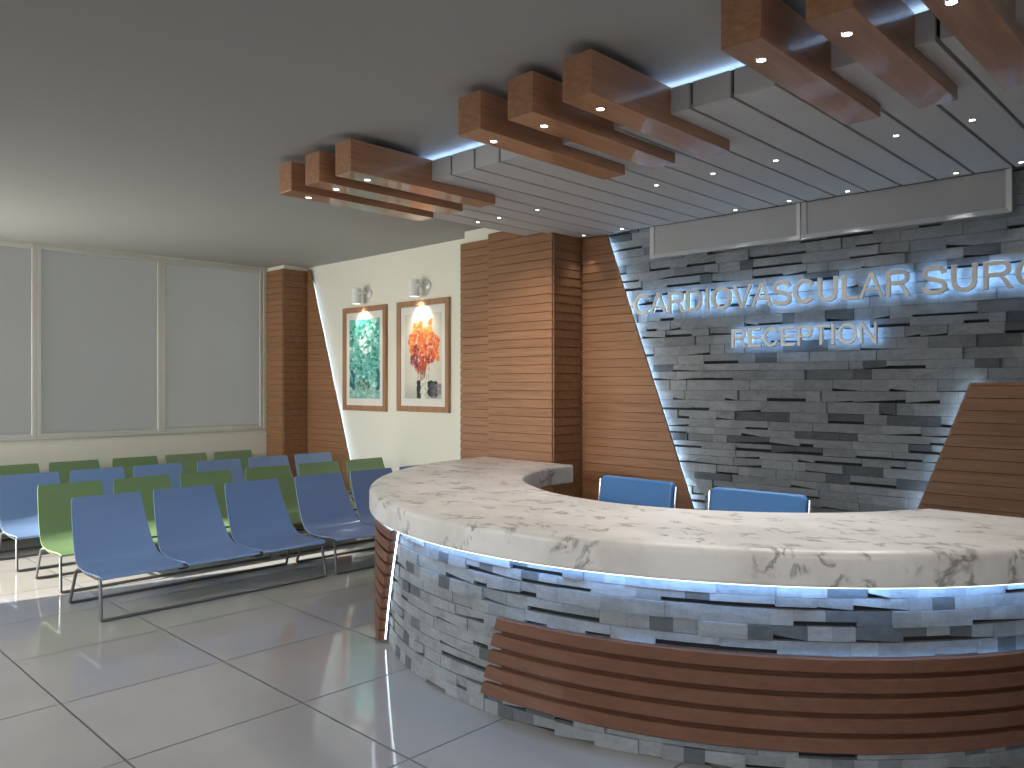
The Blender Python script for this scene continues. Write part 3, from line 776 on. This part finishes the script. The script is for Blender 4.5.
# ------------------------------------------------------------------ framed pictures
def lerp(a, b, t): return tuple(x + (y - x) * t for x, y in zip(a, b))
def paint(kind, u, v, B):
    """u,v in 0..1, v upwards -> sRGB 0..255"""
    if kind == 'green':
        c = (116, 184, 174)
        for (bu, bv, ru, rv, col_, al) in B:
            d = ((u - bu) / ru) ** 2 + ((v - bv) / rv) ** 2
            if d < 1: c = lerp(c, col_, al * min(1, (1 - d) * 2.2))
        return c
    c = lerp((226, 222, 206), (196, 190, 172), abs(u - .5) * 1.1)
    if v < .2: c = lerp(c, (150, 146, 140), min(1, (.2 - v) * 2.5))
    for (bu, bv, ru, rv, col_, al) in B:
        d = ((u - bu) / ru) ** 2 + ((v - bv) / rv) ** 2
        if d < 1: c = lerp(c, col_, al * min(1, (1 - d) * 2.5))
    return c
def blobs(kind):
    rg = random.Random(4 if kind == 'green' else 9); B = []
    if kind == 'green':
        for k in range(420):
            v = rg.random(); u = .5 + rg.uniform(-.5, .5) * (1 if v < .8 else 1 - (v - .8) * 1.6)
            e = abs(u - .5) * 2 + (abs(v - .55) * .5)
            pick = rg.random()
            if v < .15: col_ = rg.choice([(170, 204, 200), (200, 220, 208), (110, 160, 150), (150, 190, 180)])
            elif pick < .22 + .34 * e: col_ = rg.choice([(20, 120, 96), (34, 140, 112), (14, 92, 96), (46, 156, 140), (24, 104, 70)])
            elif pick < .82: col_ = rg.choice([(84, 184, 172), (120, 208, 198), (60, 160, 150), (150, 222, 216)])
            else: col_ = rg.choice([(206, 240, 236), (226, 246, 244)])
            B.append((u, v, rg.uniform(.02, .075), rg.uniform(.012, .035), col_, rg.uniform(.45, .85)))
        for k in range(34): B.append((.5 + rg.gauss(0, .1), .70 + rg.gauss(0, .1), rg.uniform(.02, .07), rg.uniform(.012, .03), (238, 252, 250), .8))
        for k in range(24): B.append((.42 + rg.uniform(-.16, .24), .16 + rg.uniform(-.05, .1), rg.uniform(.02, .06), rg.uniform(.01, .03), rg.choice([(140, 120, 84), (170, 130, 100), (60, 90, 80), (40, 84, 76)]), .65))
        for k in range(40): B.append((rg.choice((.04, .08, .93, .97, .14)), rg.uniform(.12, .36), rg.uniform(.03, .07), rg.uniform(.02, .04), rg.choice([(24, 80, 92), (20, 64, 84), (40, 110, 120)]), .6))
    else:
        for k in range(520):
            a = rg.uniform(0, 2 * PI); q = math.sqrt(rg.random()); wob = 1 + .16 * math.sin(3 * a + 1) + .1 * math.sin(7 * a)
            u = .5 + .37 * q * wob * math.cos(a); v = .60 + .27 * q * wob * math.sin(a)
            if v > .74: col_ = rg.choice([(240, 140, 60), (246, 176, 90), (228, 96, 44), (250, 200, 120), (236, 120, 60)])
            elif v > .5: col_ = rg.choice([(224, 80, 40), (238, 116, 56), (206, 58, 38), (240, 150, 90), (246, 130, 60)])
            else: col_ = rg.choice([(196, 66, 44), (168, 52, 50), (228, 100, 60), (210, 80, 50)])
            if u < .36 and v < .62: col_ = rg.choice([(116, 40, 60), (146, 46, 58), (90, 34, 56), (196, 70, 54)])
            B.append((u, v, rg.uniform(.015, .055), rg.uniform(.012, .034), col_, rg.uniform(.5, .85)))
        for (u, v) in ((.44, .91), (.70, .92), (.20, .76), (.88, .68)):
            for k in range(22): B.append((u + rg.gauss(0, .025), v - k * .011 + rg.uniform(-.01, .01), rg.uniform(.03, .06), .02, rg.choice([(242, 140, 60), (228, 92, 44), (250, 176, 100)]), .7))
        for k in range(9): B.append((.4 + rg.uniform(-.1, .3), .42 + rg.uniform(0, .25), .022, .014, (60, 24, 26), .8))
        for k in range(70): B.append((.36 + rg.uniform(0, .07), rg.uniform(0, .2), .03, .02, (34, 30, 40), .8))
        for k in range(110): B.append((.77 + rg.uniform(-.12, .11), .03 + rg.uniform(0, .17), .03, .02, (36, 30, 42), .7))
        for k in range(50): B.append((.53 + rg.uniform(-.05, .05), rg.uniform(0, .27), .035, .025, rg.choice([(228, 228, 212), (204, 210, 190), (170, 186, 150)]), .75))
        for k in range(22): B.append((.5 + rg.uniform(-.14, .18), .24 + rg.uniform(0, .12), .010, .045, rg.choice([(90, 110, 70), (120, 60, 40), (150, 70, 50)]), .7))
        for k in range(30): B.append((.86 + rg.uniform(-.12, .14), .08 + rg.uniform(-.06, .08), .06, .03, (120, 112, 120), .3))
    return B
def picture(x0, x1, z0, z1, kind, label):
    t = empty('framed_picture', ((x0 + x1) / 2, YB, z0)); tag(t, label, 'picture', 'framed watercolours on the cream wall')
    fw, d = .066, .036
    y0, y1 = YB - d, YB - .002
    f = MB()
    o = [(x0, z0), (x1, z0), (x1, z1), (x0, z1)]; i_ = [(x0 + fw, z0 + fw), (x1 - fw, z0 + fw), (x1 - fw, z1 - fw), (x0 + fw, z1 - fw)]
    for k in range(4):
        a, b_, c, e = o[k], o[(k + 1) % 4], i_[(k + 1) % 4], i_[k]
        f.hexa([(a[0], y0, a[1]), (b_[0], y0, b_[1]), (c[0], y0 + .006, c[1]), (e[0], y0 + .006, e[1])], [(a[0], y1, a[1]), (b_[0], y1, b_[1]), (c[0], y1, c[1]), (e[0], y1, e[1])])
    f.build('picture_frame', M['frame_wood'], t)
    MB().box(x0 + fw, x1 - fw, YB - .018, YB - .003, z0 + fw, z1 - fw).build('mat_board', M['mat_board'], t)
    mx, mz = .068, .088
    ax0, ax1, az0, az1 = x0 + fw + mx, x1 - fw - mx, z0 + fw + mz, z1 - fw - mz
    nu, nv = 96, 190
    B = blobs(kind); rg = random.Random(2)
    vs = [(ax0 + (ax1 - ax0) * i / nu, YB - .0195, az0 + (az1 - az0) * j / nv) for j in range(nv + 1) for i in range(nu + 1)]
    fs = [(j * (nu + 1) + i, j * (nu + 1) + i + 1, (j + 1) * (nu + 1) + i + 1, (j + 1) * (nu + 1) + i) for j in range(nv) for i in range(nu)]
    a = MB().add(vs, fs).build('painting', M['art'], t)
    ca = a.data.color_attributes.new('paint', 'FLOAT_COLOR', 'POINT')
    flat = []
    for j in range(nv + 1):
        for i in range(nu + 1):
            c = paint(kind, i / nu, j / nv, B); g = rg.uniform(.94, 1.05)
            flat += [s2l(max(0, min(255, c[0] * g))), s2l(max(0, min(255, c[1] * g))), s2l(max(0, min(255, c[2] * g))), 1]
    ca.data.foreach_set('color', flat)
picture(-8.669, -7.756, 1.315, 2.618, 'green', 'framed teal and green watercolour nearer the windows')
picture(-7.54, -6.606, 1.328, 2.617, 'orange', 'framed orange flower watercolour nearer the wood pillar')

def wall_lamp(x, z, label):
    t = empty('wall_spotlight', (x + .22, YB, z)); tag(t, label, 'wall lamp', 'white spotlights over the pictures')
    bx, by = x, YB - .13
    MB().lathe([(.055, -.001), (.055, -.02), (.04, -.028), (.001, -.028)], (x + .06, YB, z + .03), 'Y').build('mounting_plate', M['white_paint'], t)
    MB().tube(fillet([(x + .06, YB - .025, z + .03), (x + .06, YB - .13, z + .03), (x + .02, YB - .13, z + .02)], .03), .014).build('swivel_arm', M['white_paint'], t)
    MB().lathe([(.001, .098), (.052, .098), (.06, .09), (.06, -.10), (.052, -.10), (.05, -.085), (.001, -.085)], (bx - .03, by, z)).build('lamp_body', M['white_paint'], t)
    MB().lathe([(.001, -.0865), (.046, -.0865), (.046, -.088), (.001, -.088)], (bx - .03, by, z)).build('lamp_lens', M['lamp_disc'], t)
    spot('picture_lamp', (bx - .03, by - .0, z - .10), (bx - .01, YB + .02, z - .7), 20, 100, .75, (1, .92, .78), t, rad=.03)
wall_lamp(-8.19, 2.745, 'white cylindrical spotlight above the teal watercolour')
wall_lamp(-7.06, 2.750, 'white cylindrical spotlight above the orange flower watercolour')

# ------------------------------------------------------------------ sun, sky and added fill lamps
sun = bpy.data.lights.new('sun', 'SUN'); sun.energy = 24; sun.angle = R(0.6); sun.color = (1, .95, .84)
so = bpy.data.objects.new('sun', sun); COL.objects.link(so)
so.rotation_euler = Vector((0.17, 1.0, -.36)).to_track_quat('-Z', 'Y').to_euler()
w = bpy.data.worlds.new('World'); sc.world = w; w.use_nodes = True
bg = w.node_tree.nodes['Background']
sky = w.node_tree.nodes.new('ShaderNodeTexSky'); sky.sky_type = 'NISHITA'; sky.sun_disc = False; sky.sun_elevation = R(30)
w.node_tree.links.new(sky.outputs[0], bg.inputs[0]); bg.inputs[1].default_value = .5
def area(name, loc, target, sx, sy, power, col):
    l = bpy.data.lights.new(name, 'AREA'); l.shape = 'RECTANGLE'; l.size = sx; l.size_y = sy; l.energy = power; l.color = col
    o = bpy.data.objects.new(name, l); COL.objects.link(o); o.location = loc
    o.rotation_euler = (Vector(target) - Vector(loc)).to_track_quat('-Z', 'Y').to_euler(); return o
area('entrance_daylight', ((DX0 + DX1) / 2, YF - .25, 1.3), ((DX0 + DX1) / 2, 3, 1.3), 1.8, 2.5, 14, (.95, .98, 1))  # added fill lamp outside the opening, stands in for skylight
# added fill lamps in front of the made-up windows, brightening floor and chairs
def slanted(name, loc, d, sx, sy, power, col, spread=95):
    o = area(name, loc, Vector(loc) + Vector(d), sx, sy, power, col); o.data.spread = R(spread); return o
slanted('hall_daylight', (-5.5, YF + .06, 1.95), (-.12, 1, -.6), 3.4, 1.9, 150, (.98, .99, 1))
slanted('hall_daylight', (XR - .06, .4, 1.95), (-1, .1, -.6), 3.4, 1.9, 75, (.98, .99, 1), 100)
slanted('window_daylight', (XL + .2, .45, 1.65), (.42, 1, .36), 1.5, 1.2, 62, (1, .98, .9), 130)  # added lamp inside the room, lifts the ceiling and column near the windows
slanted('hall_daylight', (-.6, YF + .06, 1.95), (-.1, 1, -.9), 3.4, 1.9, 46, (.98, .99, 1), 120)

# ------------------------------------------------------------------ camera
cam = bpy.data.cameras.new('camera'); co = bpy.data.objects.new('camera', cam); COL.objects.link(co)
cam.sensor_width = 36; cam.lens = 791 / 1024 * 36; cam.clip_start = .05
co.location = (0, 0, 1.65); co.rotation_euler = (PI / 2, 0, R(44.1))
sc.camera = co
sc.view_settings.view_transform = 'Standard'; sc.view_settings.look = 'None'; sc.view_settings.exposure = 0.0; sc.view_settings.gamma = 1
sc.view_settings.use_curve_mapping = False
sc.cycles.use_denoising = True
sc.cycles.max_bounces = 8
sc.cycles.sample_clamp_indirect = 6
for o in list(bpy.data.objects):
    if '_o' in o: del o['_o']
